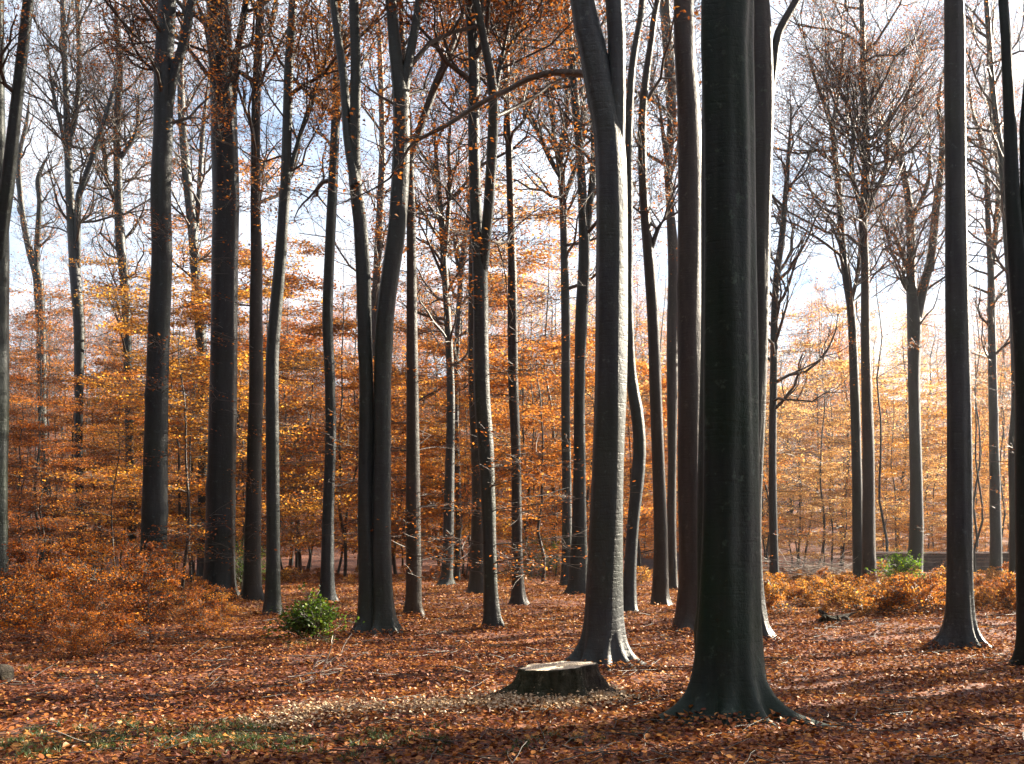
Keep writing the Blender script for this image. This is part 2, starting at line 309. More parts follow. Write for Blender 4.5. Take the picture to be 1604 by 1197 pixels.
# ------------------------------------------------------------------ traced beeches
def tree(label, base, stems, sides=14, mat=None, flare=1.0, D=None, fh=.35, crown=14, leafper=2, blen=2.6, start=.5, lobes=6,
         top=23, seed=0, flute=.03, tint=(.78, .62, .55), epi=0, lobe_list=None, extra=None, mats=None, group=None):
    """stems: list of lists (px, py, width px); first is the trunk, reaching the ground at base y"""
    mat = mat or M_BARK; rs = random.Random(seed)
    D = D or EYE*F/(base-HY)
    bx = (stems[0][0][0]-802)/F*D; g = float(gz(bx, D)); org = np.array((bx, D, g))
    e = empty('beech_tree', org, label, 'tree', group)
    paths = []
    for si, st in enumerate(stems):
        k = 0 if si == 0 else rs.uniform(-.16, .16); y0 = st[0][1]; rows = []
        for (x, y, w) in st:
            Dd = D+k*(y0-y)/F*D; q = px(x, y, Dd); rows.append((*q, w/2/F*D))
        rows = np.array(rows)
        if si == 0: rows[0, 2] = g
        # carry the stem on above the picture
        if st[-1][1] <= 10 and rows[-1, 2] < top:
            dv = rows[-1, :3]-rows[-2, :3]; dv = dv/np.linalg.norm(dv); p = rows[-1, :3].copy(); r = rows[-1, 3]; ext = []
            nst = int((top-p[2])/2.2)+1; 
            for i in range(nst):
                dv = dv+np.array([rs.gauss(0, .06), rs.gauss(0, .06), .12]); dv /= np.linalg.norm(dv); p = p+dv*2.2; r = r*.86; ext.append((*p, r*(1 if i < nst-1 else .3)))
            rows = np.vstack([rows, ext])
        else: rows[-1, 3] = min(rows[-1, 3], .02)
        fl = flare if si == 0 else 0
        o, A = trunkmesh('trunk' if (si == 0 or st[0][1] > 850) else 'limb', rows, sides if si == 0 else max(8, sides-4), mat, e, org, fl if (si == 0 or st[0][1] < 850) else flare*.8, fh, lobes, seed*7+si, flute, .3, lobe_list if si == 0 else None)
        paths.append(A)
    bt = rs.uniform(.45, .9); bc = (bt*rs.uniform(.88, 1.15), bt, bt*rs.uniform(.85, 1.1), 1)
    for ch in e.children: ch.color = bc
    T = Tubes(); tips = []
    for si, A in enumerate(paths):
        z0 = A[0, 2] if (si and stems[si][0][1] < 850) else A[0, 2]+(A[-1, 2]-A[0, 2])*start; cand = A[A[:, 2] > z0+.4]
        if not len(cand): continue
        nb = max(2, int(crown*(1 if si == 0 else .6)*(1.5 if D > 29 else 1)))
        for b in range(nb):
            i = min(len(cand)-1, int(len(cand)*(b+rs.random())/nb)); p = cand[i]; t = i/len(cand)
            az = rs.uniform(0, 6.283); el = rs.uniform(.3, 1.0)
            d = [math.cos(az)*math.cos(el), math.sin(az)*math.cos(el), math.sin(el)]
            grow(T, tips, p[:3], d, blen*rs.uniform(.6, 1.35)*(1.15-.4*t)*(1.25 if D > 29 else 1), min(p[3]*.55, .05+.02*rs.random()), 0, rs, .14, (5, 4, 2) if D > 29 else (6, 4, 3, 2), 0, .27)
        tip = A[-1]; dd = norm(A[-1, :3]-A[-2, :3]); 
        for _ in range(3): grow(T, tips, tip[:3], rot_dir(list(dd), .4, rs), blen*.9, .03, 0, rs, .12, (5, 4, 2))
    if epi:                                            # small leafy twigs sprouting straight from the bole
        A = paths[0]
        for _ in range(int(epi*1.6)):
            p = A[rs.randrange(int(len(A)*.2), int(len(A)*.8))]; az = rs.uniform(0, 6.283)
            grow(T, tips, p[:3], [math.cos(az), math.sin(az), .15], rs.uniform(.8, 2.4), .014, 1 if rs.random() < .4 else 2, rs, .02, (0, 4, 3, 2), flatten=.6)
    if extra: extra(T, tips, rs, D)
    cr_ = T.build('crown', M_TWIG, e, org)
    if cr_ is not None and leafper:
        P = scatter_at(tips, leafper*(3 if D < 18 else 1), .13, .5)
        if len(P):
            f = leafobj('foliage', P, .075, M_LEAF, cr_, org, flat=.4, bias=-.08); f.color = (*tint, 1)
    return e

def longbranch(pts, D, twig=.6):
    def fn(T, tips, rs, D_):
        A = catmull([(*px(x, y, D+dd), w/2/F*D) for x, y, w, dd in pts], .25)
        for i in range(0, len(A)-4, 3): T.add([tuple(v) for v in A[i:i+4, :3]], list(A[i:i+4, 3]))
        m = len(A) % 3
        T.add([tuple(v) for v in A[-4:, :3]], list(A[-4:, 3]))
        for i in range(4, len(A)):
            if rs.random() < .55:
                az = rs.uniform(0, 6.28); grow(T, tips, A[i, :3], [math.cos(az)*.8, math.sin(az)*.8, rs.uniform(-.3, .5)], twig*rs.uniform(.6, 1.8), .012, 2, rs, .0)
    return fn

BE = 'beeches standing around the clearing'
tree('thickest nearest beech, fluted mossy trunk with spreading roots right of the stump', 1130,
     [[(1137, 1130, 98), (1137, 1040, 96), (1137, 960, 92), (1139, 800, 88), (1140, 600, 84), (1139, 400, 80), (1138, 200, 78), (1137, 0, 77)]],
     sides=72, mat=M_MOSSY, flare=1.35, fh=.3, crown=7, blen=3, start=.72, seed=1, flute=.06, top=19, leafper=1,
     lobe_list=[(3.5, 1.0), (3.95, .6), (4.55, .55), (5.2, .6), (5.85, 1.05), (.3, .7), (1.4, .8), (2.4, .8)])
tree('large beech behind the stump, forking into two stems with a long bough reaching left', 1042,
     [[(944, 1042, 62), (945, 960, 57), (948, 850, 54), (952, 720, 51), (956, 600, 50), (957, 450, 50), (957, 300, 48), (953, 210, 46), (940, 140, 44), (927, 70, 42), (912, 0, 38)],
      [(962, 260, 30), (966, 190, 27), (966, 100, 26), (962, 0, 28)]],
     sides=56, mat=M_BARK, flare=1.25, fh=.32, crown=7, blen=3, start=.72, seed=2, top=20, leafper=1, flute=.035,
     lobe_list=[(3.3, 1.0), (4.0, .6), (4.75, .7), (5.5, .7), (6.1, .9), (1, .7), (2.2, .7)],
     extra=longbranch([(915, 115, 12, 0), (870, 113, 11, -.2), (830, 122, 10, -.3), (797, 140, 9, -.3), (765, 155, 8.5, -.4), (735, 173, 8, -.4), (700, 196, 7, -.5), (662, 215, 6, -.5), (640, 232, 5, -.5), (610, 280, 3.5, -.5), (560, 308, 2.5, -.6), (525, 322, 1.5, -.6)], 16.5))
tree('straight bare beech with white sunlit right edge, right of the fork tree with green shrub', 1012,
     [[(1503, 1012, 44), (1503, 960, 40), (1503, 850, 37), (1502, 700, 36), (1500, 560, 35), (1498, 420, 33), (1497, 250, 31), (1495, 100, 30), (1494, 0, 29)]],
     sides=40, flare=1.1, fh=.38, crown=7, blen=3, start=.72, seed=3, top=20, leafper=1)
tree('twin stemmed beech rising from one wide sunlit base beside the green holly bush', 992,
     [[(599, 992, 40), (598, 940, 33), (597, 850, 31), (598, 700, 28), (599, 600, 27), (603, 500, 27), (611, 430, 28), (622, 350, 28), (628, 250, 27), (628, 160, 25), (619, 80, 20), (612, 0, 17)],
      [(577, 992, 32), (576, 930, 27), (573, 800, 26), (573, 700, 24), (574, 600, 22), (571, 520, 22), (569, 440, 23), (564, 350, 22), (556, 280, 21), (556, 200, 17), (557, 100, 16), (554, 0, 15)],
      [(629, 170, 18), (637, 110, 16), (648, 55, 14), (657, 0, 13)],
      [(557, 290, 16), (545, 215, 15), (538, 120, 13), (522, 0, 12)]],
     sides=36, flare=1.0, fh=.35, crown=8, blen=2.8, start=.75, seed=4, top=21, leafper=1, tint=(.8, .7, .7))
tree('slim leaning beech half hidden behind the right side of the thickest trunk', 1000,
     [[(1186, 1000, 40), (1182, 940, 30), (1178, 850, 28), (1180, 750, 28), (1184, 650, 29), (1187, 550, 29), (1189, 450, 31), (1191, 300, 33), (1194, 150, 34), (1193, 60, 32), (1190, 0, 30)],
      [(1206, 150, 14), (1211, 100, 14), (1220, 50, 13), (1248, 0, 12)]],
     sides=32, flare=1.0, crown=5, blen=2.6, start=.8, seed=5, top=20, leafper=1)
tree('straight dark beech tucked close behind the left side of the thickest trunk', 983,
     [[(1082, 983, 50), (1083, 920, 42), (1082, 750, 40), (1081, 600, 39), (1080, 400, 38), (1080, 200, 36), (1073, 90, 32), (1070, 0, 30)]],
     sides=32, mat=M_BARK2, flare=.9, crown=5, blen=3, start=.8, seed=6, top=21, leafper=1)
tree('beech at the left edge of the picture, forking low behind the sapling thicket', 965,
     [[(-7, 965, 42), (-7, 900, 37), (-7, 850, 37), (-7, 700, 37), (-5, 500, 36), (-3, 380, 33), (-4, 280, 26), (-6, 150, 24), (-6, 0, 22)],
      [(-4, 450, 14), (2, 370, 20), (12, 290, 20), (24, 180, 18), (34, 90, 17), (44, 0, 16)]],
     sides=36, mat=M_BARK, flare=.8, crown=4, blen=2.6, start=.75, seed=7, top=18, leafper=1)
tree('unseen tall beech added beyond the right border to shade the thickest trunk', 1022,
     [[(1972, 1022, 96), (1971, 900, 90), (1970, 600, 84), (1973, 300, 76), (1971, 0, 70)]],
     sides=24, mat=M_BARK, flare=.8, crown=8, blen=3, start=.7, seed=77, top=24, leafper=3, D=15.0)  # unseen tree, added to keep the sun off the thickest trunk
tree('dark green mossy beech cut by the right edge of the picture', 1040,
     [[(1618, 1040, 40), (1613, 950, 38), (1610, 800, 36), (1608, 600, 34), (1600, 480, 32), (1591, 380, 26), (1585, 300, 22), (1582, 200, 19), (1577, 100, 16), (1571, 0, 15)],
      [(1598, 430, 20), (1606, 300, 16), (1604, 200, 13), (1612, 100, 12), (1616, 0, 12)]],
     sides=32, mat=M_MOSSY, flare=1.1, crown=6, blen=2.4, start=.6, seed=8, top=18, leafper=2)
tree('thick upright beech with pale sunlit right edge between thicket and green shrub', 940,
     [[(342, 942, 52), (343, 900, 48), (346, 800, 45), (348, 650, 43), (351, 500, 41), (353, 350, 41), (351, 200, 41), (345, 100, 38), (342, 0, 37)],
      [(358, 210, 16), (372, 90, 13), (386, 0, 11)]],
     sides=32, flare=.8, crown=16, blen=3.2, start=.5, seed=9, top=25, epi=14, mat=M_BARK, tint=(.8, .6, .6))
tree('knotty beech with white lit side rising out of the orange sapling thicket', 948,
     [[(240, 948, 44), (240, 880, 40), (243, 780, 38), (244, 700, 36), (247, 600, 34), (250, 500, 33), (254, 400, 31), (252, 300, 31), (256, 200, 29), (257, 100, 29), (262, 0, 27)],
      [(262, 180, 16), (272, 118, 15), (290, 60, 14), (301, 0, 13)]],
     sides=32, flare=.7, crown=20, blen=3.0, start=.42, seed=10, top=25, epi=26, tint=(.85, .6, .5))
tree('slender gently curving beech with a bright lit edge, left of the holly bush', 962,
     [[(427, 962, 26), (428, 900, 22), (428, 800, 21), (427, 650, 20), (427, 560, 20), (432, 490, 20), (440, 400, 18), (447, 300, 16), (450, 200, 15), (453, 100, 14), (459, 0, 13)],
      [(447, 300, 8), (462, 240, 7), (480, 180, 6), (500, 120, 5)]],
     sides=24, flare=1.1, crown=16, blen=2.6, start=.45, seed=12, top=23, tint=(.9, .8, .7))
tree('leaf-clad beech just left of the slender curving beech, gold leaves on its bole', 940,
     [[(395, 940, 28), (396, 850, 26), (399, 700, 23), (401, 600, 22), (401, 480, 20), (402, 400, 18), (400, 300, 15), (402, 150, 14), (408, 0, 12)]],
     sides=24, flare=.9, crown=16, blen=2.8, start=.4, seed=13, top=25, epi=26, mat=M_BARK2)
tree('beech standing alone midway between the curving beech and the twin stemmed beech', 944,
     [[(512, 944, 23), (513, 880, 20), (515, 780, 18), (518, 690, 17), (517, 600, 16), (513, 500, 17), (516, 400, 16), (521, 300, 15), (526, 180, 14), (530, 80, 13), (531, 0, 12)],
      [(530, 120, 9), (540, 70, 8), (516, 0, 7)]],
     sides=24, flare=.9, crown=18, blen=2.8, start=.4, seed=14, top=25, epi=14)
tree('beech just right of the twin stemmed beech with a limb angling up right', 963,
     [[(647, 963, 24), (648, 900, 24), (647, 750, 22), (646, 600, 19), (645, 450, 16), (643, 300, 13), (640, 200, 11), (632, 100, 9), (628, 0, 8)],
      [(643, 250, 11), (662, 190, 12), (684, 130, 12), (700, 90, 10), (720, 40, 8), (730, 0, 7)]],
     sides=24, flare=.8, crown=16, blen=2.4, start=.45, seed=15, top=22, epi=22, mat=M_BARK2)
tree('beech forking at half height into two close stems, left of the long bough tree', 985,
     [[(773, 986, 26), (769, 930, 22), (765, 800, 22), (761, 700, 24), (755, 620, 25), (753, 520, 24), (752, 430, 24), (746, 350, 19), (742, 200, 18), (742, 100, 17), (735, 0, 16)],
      [(756, 430, 16), (764, 340, 16), (770, 250, 16), (773, 150, 15), (762, 80, 13), (745, 0, 12)],
      [(772, 160, 10), (782, 110, 8), (795, 50, 7)]],
     sides=28, flare=.9, crown=14, blen=2.4, start=.45, seed=16, top=20, epi=20, tint=(.9, .7, .6))
tree('beech half hidden directly behind the left side of the forked beech', 932,
     [[(748, 934, 26), (749, 850, 23), (749, 750, 20), (742, 600, 16), (741, 450, 15), (742, 300, 12), (748, 150, 10), (752, 0, 9)]],
     sides=18, flare=.8, crown=12, start=.5, seed=17, top=24, epi=12, mat=M_BARK2)
tree('narrow straight beech between the forked beech and the stump tree', 948,
     [[(812, 948, 20), (810, 860, 17), (808, 700, 15), (804, 600, 16), (803, 500, 16), (802, 400, 13), (798, 250, 11), (793, 120, 11), (795, 0, 10)]],
     sides=20, flare=.9, crown=18, start=.4, seed=18, top=25, epi=26, mat=M_BARK2)
tree('pale white-lit thin beech right of the pillar-like one with the angled limb', 918,
     [[(699, 919, 19), (702, 850, 17), (704, 750, 15), (706, 620, 13), (701, 500, 11), (696, 420, 11), (691, 340, 9), (684, 260, 7), (680, 190, 5)],
      [(697, 400, 8), (704, 300, 7), (703, 220, 5), (712, 150, 4)]],
     sides=16, flare=.8, crown=14, blen=2.2, start=.45, seed=19, leafper=3, epi=8)
tree('thin beech at the back with a spray of limbs spreading left above', 918,
     [[(887, 919, 17), (888, 800, 15), (886, 650, 14), (886, 500, 14), (884, 400, 12), (881, 300, 11), (878, 250, 9), (888, 180, 7), (884, 100, 6), (870, 0, 5)],
      [(880, 280, 9), (862, 250, 8), (842, 205, 7), (818, 150, 5), (800, 110, 4)],
      [(880, 300, 7), (868, 210, 6), (858, 140, 5), (850, 60, 4)],
      [(884, 310, 8), (905, 250, 7), (915, 180, 6), (905, 90, 5)]],
     sides=16, flare=.8, crown=16, blen=2.6, start=.4, seed=20, top=26, epi=10)
tree('beech with sun-white right edge immediately left of the long bough tree', 934,
     [[(905, 935, 30), (907, 860, 25), (908, 720, 19), (908, 600, 17), (911, 500, 19), (915, 400, 18), (912, 300, 14), (905, 200, 13), (896, 100, 12), (886, 0, 10)],
      [(916, 400, 12), (923, 330, 11), (930, 240, 10), (925, 150, 9)]],
     sides=20, flare=.6, crown=12, blen=2.6, start=.5, seed=21, top=25, epi=8)
tree('bowed dark stem just right of the long bough tree, kinked at mid height', 960,
     [[(984, 960, 26), (987, 900, 20), (992, 820, 19), (1000, 740, 21), (1002, 690, 20), (997, 640, 20), (989, 590, 17), (985, 500, 14), (985, 350, 13), (985, 220, 12), (990, 110, 12), (1003, 30, 10), (1006, 0, 10)]],
     sides=22, flare=.8, crown=10, start=.6, seed=22, top=22, leafper=1)
tree('brownish beech with a long white lit edge, left of the thickest trunk', 952,
     [[(1034, 953, 26), (1035, 850, 22), (1032, 740, 20), (1028, 620, 19), (1023, 500, 18), (1016, 400, 17), (1008, 300, 14), (1006, 200, 13), (1011, 130, 12), (1021, 60, 10), (1030, 0, 9)],
      [(1017, 400, 8), (1030, 360, 7), (1040, 345, 5)]],
     sides=20, flare=.7, crown=12, start=.5, seed=23, top=23, leafper=1, mat=M_BARK2)
tree('thin beech squeezed between the brownish beech and the thickest trunk', 922,
     [[(1053, 922, 17), (1052, 820, 14), (1053, 700, 14), (1053, 560, 18), (1055, 420, 18), (1050, 330, 13), (1046, 260, 12), (1052, 190, 14), (1048, 100, 17), (1041, 0, 16)],
      [(1048, 270, 9), (1040, 220, 7), (1032, 160, 5)]],
     sides=18, flare=.7, crown=12, start=.5, seed=24, top=26, epi=6, mat=M_BARK2)
tree('thin wavy beech right of the thickest trunk, lit leaves low around it', 919,
     [[(1213, 920, 15), (1211, 800, 13), (1210, 700, 12), (1212, 600, 12), (1213, 500, 12), (1217, 430, 11), (1225, 370, 10), (1230, 310, 8), (1235, 250, 7), (1238, 190, 5)]],
     sides=14, flare=.8, crown=16, blen=2.6, start=.35, seed=25, leafper=2, epi=8)
tree('left one of two touching straight beeches near the long brush pile', 915,
     [[(1345, 916, 17), (1343, 800, 16), (1340, 650, 15), (1334, 500, 13), (1326, 440, 12), (1319, 380, 11), (1315, 310, 10), (1309, 250, 9), (1303, 200, 8), (1290, 160, 6), (1274, 115, 5), (1260, 60, 4)],
      [(1303, 210, 7), (1312, 150, 6), (1320, 90, 5), (1318, 30, 4)],
      [(1334, 470, 7), (1343, 430, 6), (1346, 380, 6)]],
     sides=16, flare=.7, crown=14, blen=2.8, start=.45, seed=26, leafper=2)
tree('right one of two touching straight beeches, dark reddish trunk', 917,
     [[(1361, 918, 22), (1361, 850, 20), (1360, 700, 18), (1356, 550, 15), (1355, 420, 13), (1352, 340, 13), (1357, 250, 11), (1355, 170, 11), (1352, 100, 9), (1350, 0, 8)],
      [(1352, 340, 8), (1344, 310, 7), (1334, 265, 7), (1337, 210, 6), (1330, 170, 5)],
      [(1356, 340, 8), (1366, 310, 8), (1388, 262, 7), (1392, 200, 6), (1400, 150, 5)],
      [(1356, 270, 7), (1346, 220, 6), (1348, 190, 5)]],
     sides=18, flare=.7, crown=18, blen=2.8, start=.45, seed=27, top=26, mat=M_BARK2)
tree('beech forking widely like a V, with a broken stub, behind the small green shrub', 905,
     [[(1431, 906, 26), (1435, 850, 22), (1435, 750, 19), (1432, 600, 18), (1432, 500, 22), (1427, 440, 15), (1427, 380, 14), (1424, 320, 12), (1414, 265, 10), (1400, 230, 9), (1385, 200, 7), (1374, 160, 5)],
      [(1436, 500, 16), (1447, 450, 14), (1459, 400, 13), (1466, 330, 12), (1472, 280, 11), (1476, 220, 8), (1470, 160, 6), (1480, 100, 4)],
      [(1424, 455, 9), (1416, 440, 11), (1409, 437, 9)],
      [(1424, 430, 8), (1412, 395, 7), (1402, 370, 6), (1388, 358, 4)],
      [(1426, 350, 8), (1440, 320, 7), (1455, 280, 6), (1457, 220, 5)],
      [(1418, 280, 7), (1412, 220, 6), (1420, 160, 5), (1432, 110, 4)]],
     sides=18, flare=.8, crown=10, blen=2.4, start=.5, seed=28, leafper=2, epi=14)
tree('beech right of the straight bare beech, splitting into several thin ascending limbs', 905,
     [[(1560, 906, 19), (1559, 800, 17), (1556, 650, 14), (1553, 500, 12), (1552, 420, 11), (1547, 340, 8), (1545, 270, 7), (1536, 220, 6), (1523, 170, 5), (1516, 110, 4)],
      [(1554, 420, 8), (1561, 350, 8), (1563, 270, 7), (1556, 180, 7), (1552, 90, 6), (1558, 0, 5)],
      [(1554, 380, 7), (1572, 300, 6), (1560, 200, 5)]],
     sides=16, flare=.8, crown=16, blen=2.6, start=.4, seed=29, top=26, leafper=2, epi=14)
tree('beech with dark bole and white edge beside the right border', 916,
     [[(1590, 916, 18), (1590, 800, 17), (1588, 700, 16), (1592, 620, 15), (1588, 500, 13), (1578, 380, 12), (1570, 260, 11), (1556, 150, 9), (1545, 0, 8)]],
     sides=16, flare=.7, crown=16, blen=2.8, start=.4, seed=30, top=26, leafper=2, epi=8)
tree('thin crooked beech second from the left border, forking in a Y', 893,
     [[(74, 894, 12), (72, 780, 12), (66, 650, 13), (65, 540, 14), (60, 440, 15), (48, 400, 11), (36, 340, 9), (28, 270, 8), (20, 240, 5)],
      [(56, 425, 10), (59, 370, 9), (62, 315, 8), (60, 280, 8), (76, 240, 5)],
      [(34, 330, 7), (30, 250, 7), (42, 190, 6), (46, 150, 4)]],
     sides=14, flare=.6, crown=8, blen=2.2, start=.5, seed=31, leafper=1)
tree('white-edged thin beech right of the crooked Y shaped one, double stem above', 905,
     [[(128, 906, 14), (125, 800, 13), (123, 700, 13), (124, 600, 14), (124, 520, 16), (118, 430, 17), (111, 330, 14), (106, 230, 11), (103, 140, 9), (98, 0, 8)],
      [(122, 420, 10), (122, 320, 10), (131, 285, 9), (150, 230, 8), (174, 155, 7), (186, 110, 6)],
      [(108, 230, 8), (118, 180, 9), (124, 110, 8), (121, 0, 8)],
      [(109, 270, 6), (96, 200, 6), (84, 150, 5), (76, 90, 4)]],
     sides=16, flare=.6, crown=14, blen=2.8, start=.5, seed=32, top=27, leafper=1)
tree('thin leafy beech left of the knotty beech, crowded with side twigs', 903,
     [[(207, 904, 15), (206, 800, 13), (203, 680, 13), (200, 560, 13), (196, 450, 14), (188, 370, 15), (185, 280, 13), (184, 180, 12), (188, 110, 10), (183, 40, 8), (180, 0, 7)],
      [(186, 330, 8), (168, 280, 7), (163, 225, 7), (150, 170, 4)],
      [(187, 250, 8), (200, 230, 7), (215, 200, 6), (218, 140, 4)]],
     sides=16, flare=.6, crown=20, blen=2.8, start=.35, seed=33, top=27, epi=20, tint=(.9, .75, .7))
tree('dark beech seen in the gap between the knotty beech and the thick upright beech', 905,
     [[(318, 906, 18), (317, 780, 15), (319, 650, 17), (317, 560, 17), (307, 440, 15), (303, 380, 15), (294, 290, 14), (286, 200, 12), (283, 100, 10), (290, 0, 8)],
      [(303, 400, 9), (312, 300, 8), (318, 200, 7), (330, 100, 5)]],
     sides=16, flare=.6, crown=18, blen=2.8, start=.4, seed=34, top=27, epi=20)
tree('thin dark beech showing between the two stems of the twin stemmed beech', 905,
     [[(588, 906, 14), (588, 700, 14), (587, 520, 14), (590, 440, 13), (596, 320, 12), (599, 220, 10), (596, 100, 9), (592, 0, 8)]],
     sides=14, flare=.6, crown=16, blen=2.6, start=.4, seed=35, top=26, epi=8, mat=M_BARK2)
tree('thin pale beech behind, just left of the kinked limbs over the golden leaves', 908,
     [[(716, 908, 9), (718, 800, 9), (714, 650, 9), (716, 540, 9), (722, 440, 9), (728, 380, 8), (735, 320, 6), (730, 250, 4)],
      [(722, 440, 6), (712, 380, 5), (716, 320, 4)]],
     sides=12, flare=.6, crown=10, blen=2, start=.4, seed=36, leafper=3)

# ------------------------------------------------------------------ copying
def copytree(e, loc, rz, sc, label=None, tint=None, group=None, name=None):
    c = e.copy(); COL.objects.link(c); c.location = loc; c.rotation_euler = (0, 0, rz); c.scale = (sc,)*3
    if label: c['label'] = label
    if group: c['group'] = group
    for ch in e.children:
        d = ch.copy(); COL.objects.link(d); d.parent = c
        for g in ch.children:
            h = g.copy(); COL.objects.link(h); h.parent = d
            if tint: h.color = (*tint, 1)
    return c
class Kinds:
    def __init__(s, protos): s.p = protos; s.used = [False]*len(protos)
    def put(s, k, loc, rz, sc, tint, label=None):
        k %= len(s.p); e = s.p[k]
        if not s.used[k]:
            s.used[k] = True; e.location = loc; e.rotation_euler = (0, 0, rz); e.scale = (sc,)*3
            if label: e['label'] = label
            for ch in e.children_recursive:
                if ch.name.startswith('foliage'): ch.color = (*tint, 1)
            return e
        return copytree(e, loc, rz, sc, label, tint)
    def finish(s):
        for e, u in zip(s.p, s.used):
            if not u:
                for ch in list(e.children_recursive): bpy.data.objects.remove(ch)
                bpy.data.objects.remove(e)

# young beech: thin stem, tiers of flat leafy sprays
def young(name, label, cat, group, seed, H, nb, blen, leafn, lsize, r0=.06, kids=(0, 5, 4), low=.12, flatten=.75, bias=0, flat=.6, six=False):
    rs = random.Random(seed); e = empty(name, (0, 0, 0), label, cat, group)
    p = [0, 0, -.1]; pts = [tuple(p)+(r0,)]
    n = 9
    for i in range(n): p = [p[0]+rs.gauss(0, H*.012), p[1]+rs.gauss(0, H*.012), p[2]+H/n]; pts.append(tuple(p)+(r0*(1-.9*(i+1)/n),))
    _, A = trunkmesh('trunk', np.array(pts), 8, M_BARK2, e, None, 0, seed=seed, step=.4)
    T = Tubes(); tips = []
    for b in range(nb):
        t = low+(1-low)*(b+rs.random())/nb; i = min(len(A)-1, int(t*len(A))); az = rs.uniform(0, 6.283)
        l = blen*(1.05-.7*max(0, t-.35))*rs.uniform(.6, 1.2)
        grow(T, tips, A[i, :3], [math.cos(az), math.sin(az), rs.uniform(.1, .5)], l, max(.012, A[i, 3]*.4), 0, rs, .02, (5, 4, 3), flatten, .16)
    c = T.build('crown', M_TWIG, e, None)
    m = max(1, leafn//max(1, len(tips)))
    leafobj('foliage', scatter_at(tips, m, .13 if H > 3 else .06, .3, np.random.RandomState(seed)), lsize, M_LEAF, c, None, flat=flat, bias=bias, rs=np.random.RandomState(seed+1), six=six)
    return e
GY = 'young leafy beeches under the tall trees'
YK = Kinds([young('young_beech', 'young beech with flat tiers of orange leaves under the tall trees', 'tree', GY, 100+i, 6.5+i*1.3, 16+2*i, 2.4+.25*i, 10000+900*i, .088) for i in range(5)])
# big background tree with fuller crown
def bgtree(seed, H, leafn, kidsn=24, name='hillside_beech', label='distant russet beech in the mass of woodland on the hillside', group='distant beeches covering the hillside', r0=.2, low=.18, spread=.38, ls=.15):
    rs = random.Random(seed); e = empty(name, (0, 0, 0), label, 'tree', group)
    p = [0, 0, -.4]; pts = [tuple(p)+(r0,)]
    for i in range(9): p = [p[0]+rs.gauss(0, .18), p[1]+rs.gauss(0, .18), p[2]+H/9]; pts.append(tuple(p)+(r0*(1-.88*(i+1)/9),))
    _, A = trunkmesh('trunk', np.array(pts), 7, M_BARK, e, None, 0, seed=seed, step=1.0)
    T = Tubes(); tips = []
    for b in range(kidsn):
        t = low+(.98-low)*(b+rs.random())/kidsn; i = min(len(A)-1, int(t*len(A))); az = rs.uniform(0, 6.283); el = rs.uniform(.2, .9)
        grow(T, tips, A[i, :3], [math.cos(az)*math.cos(el), math.sin(az)*math.cos(el), math.sin(el)], (1.2-.6*t)*4*rs.uniform(.7, 1.2), A[i, 3]*.5, 0, rs, .1, (5, 4, 2), .2)
    c = T.build('crown', M_TWIG, e, None); m = max(1, leafn//len(tips))
    leafobj('foliage', scatter_at(tips, m, spread, .5, np.random.RandomState(seed)), ls, M_LEAF, c, None, flat=.45, rs=np.random.RandomState(seed+1))
    return e
BK = Kinds([bgtree(200+i, 14+i*1.2, (9000, 5000, 2600, 6500)[i]) for i in range(4)])

rr = random.Random(77)
GOLD, ORG, RUS, PALE_HAZE = (1.25, 1.3, .9), (1.1, .95, .8), (.8, .58, .5), (1.3, 1.7, 3.0)  # last tint puts pale sunlit haze into leaf colour, mostly on the right
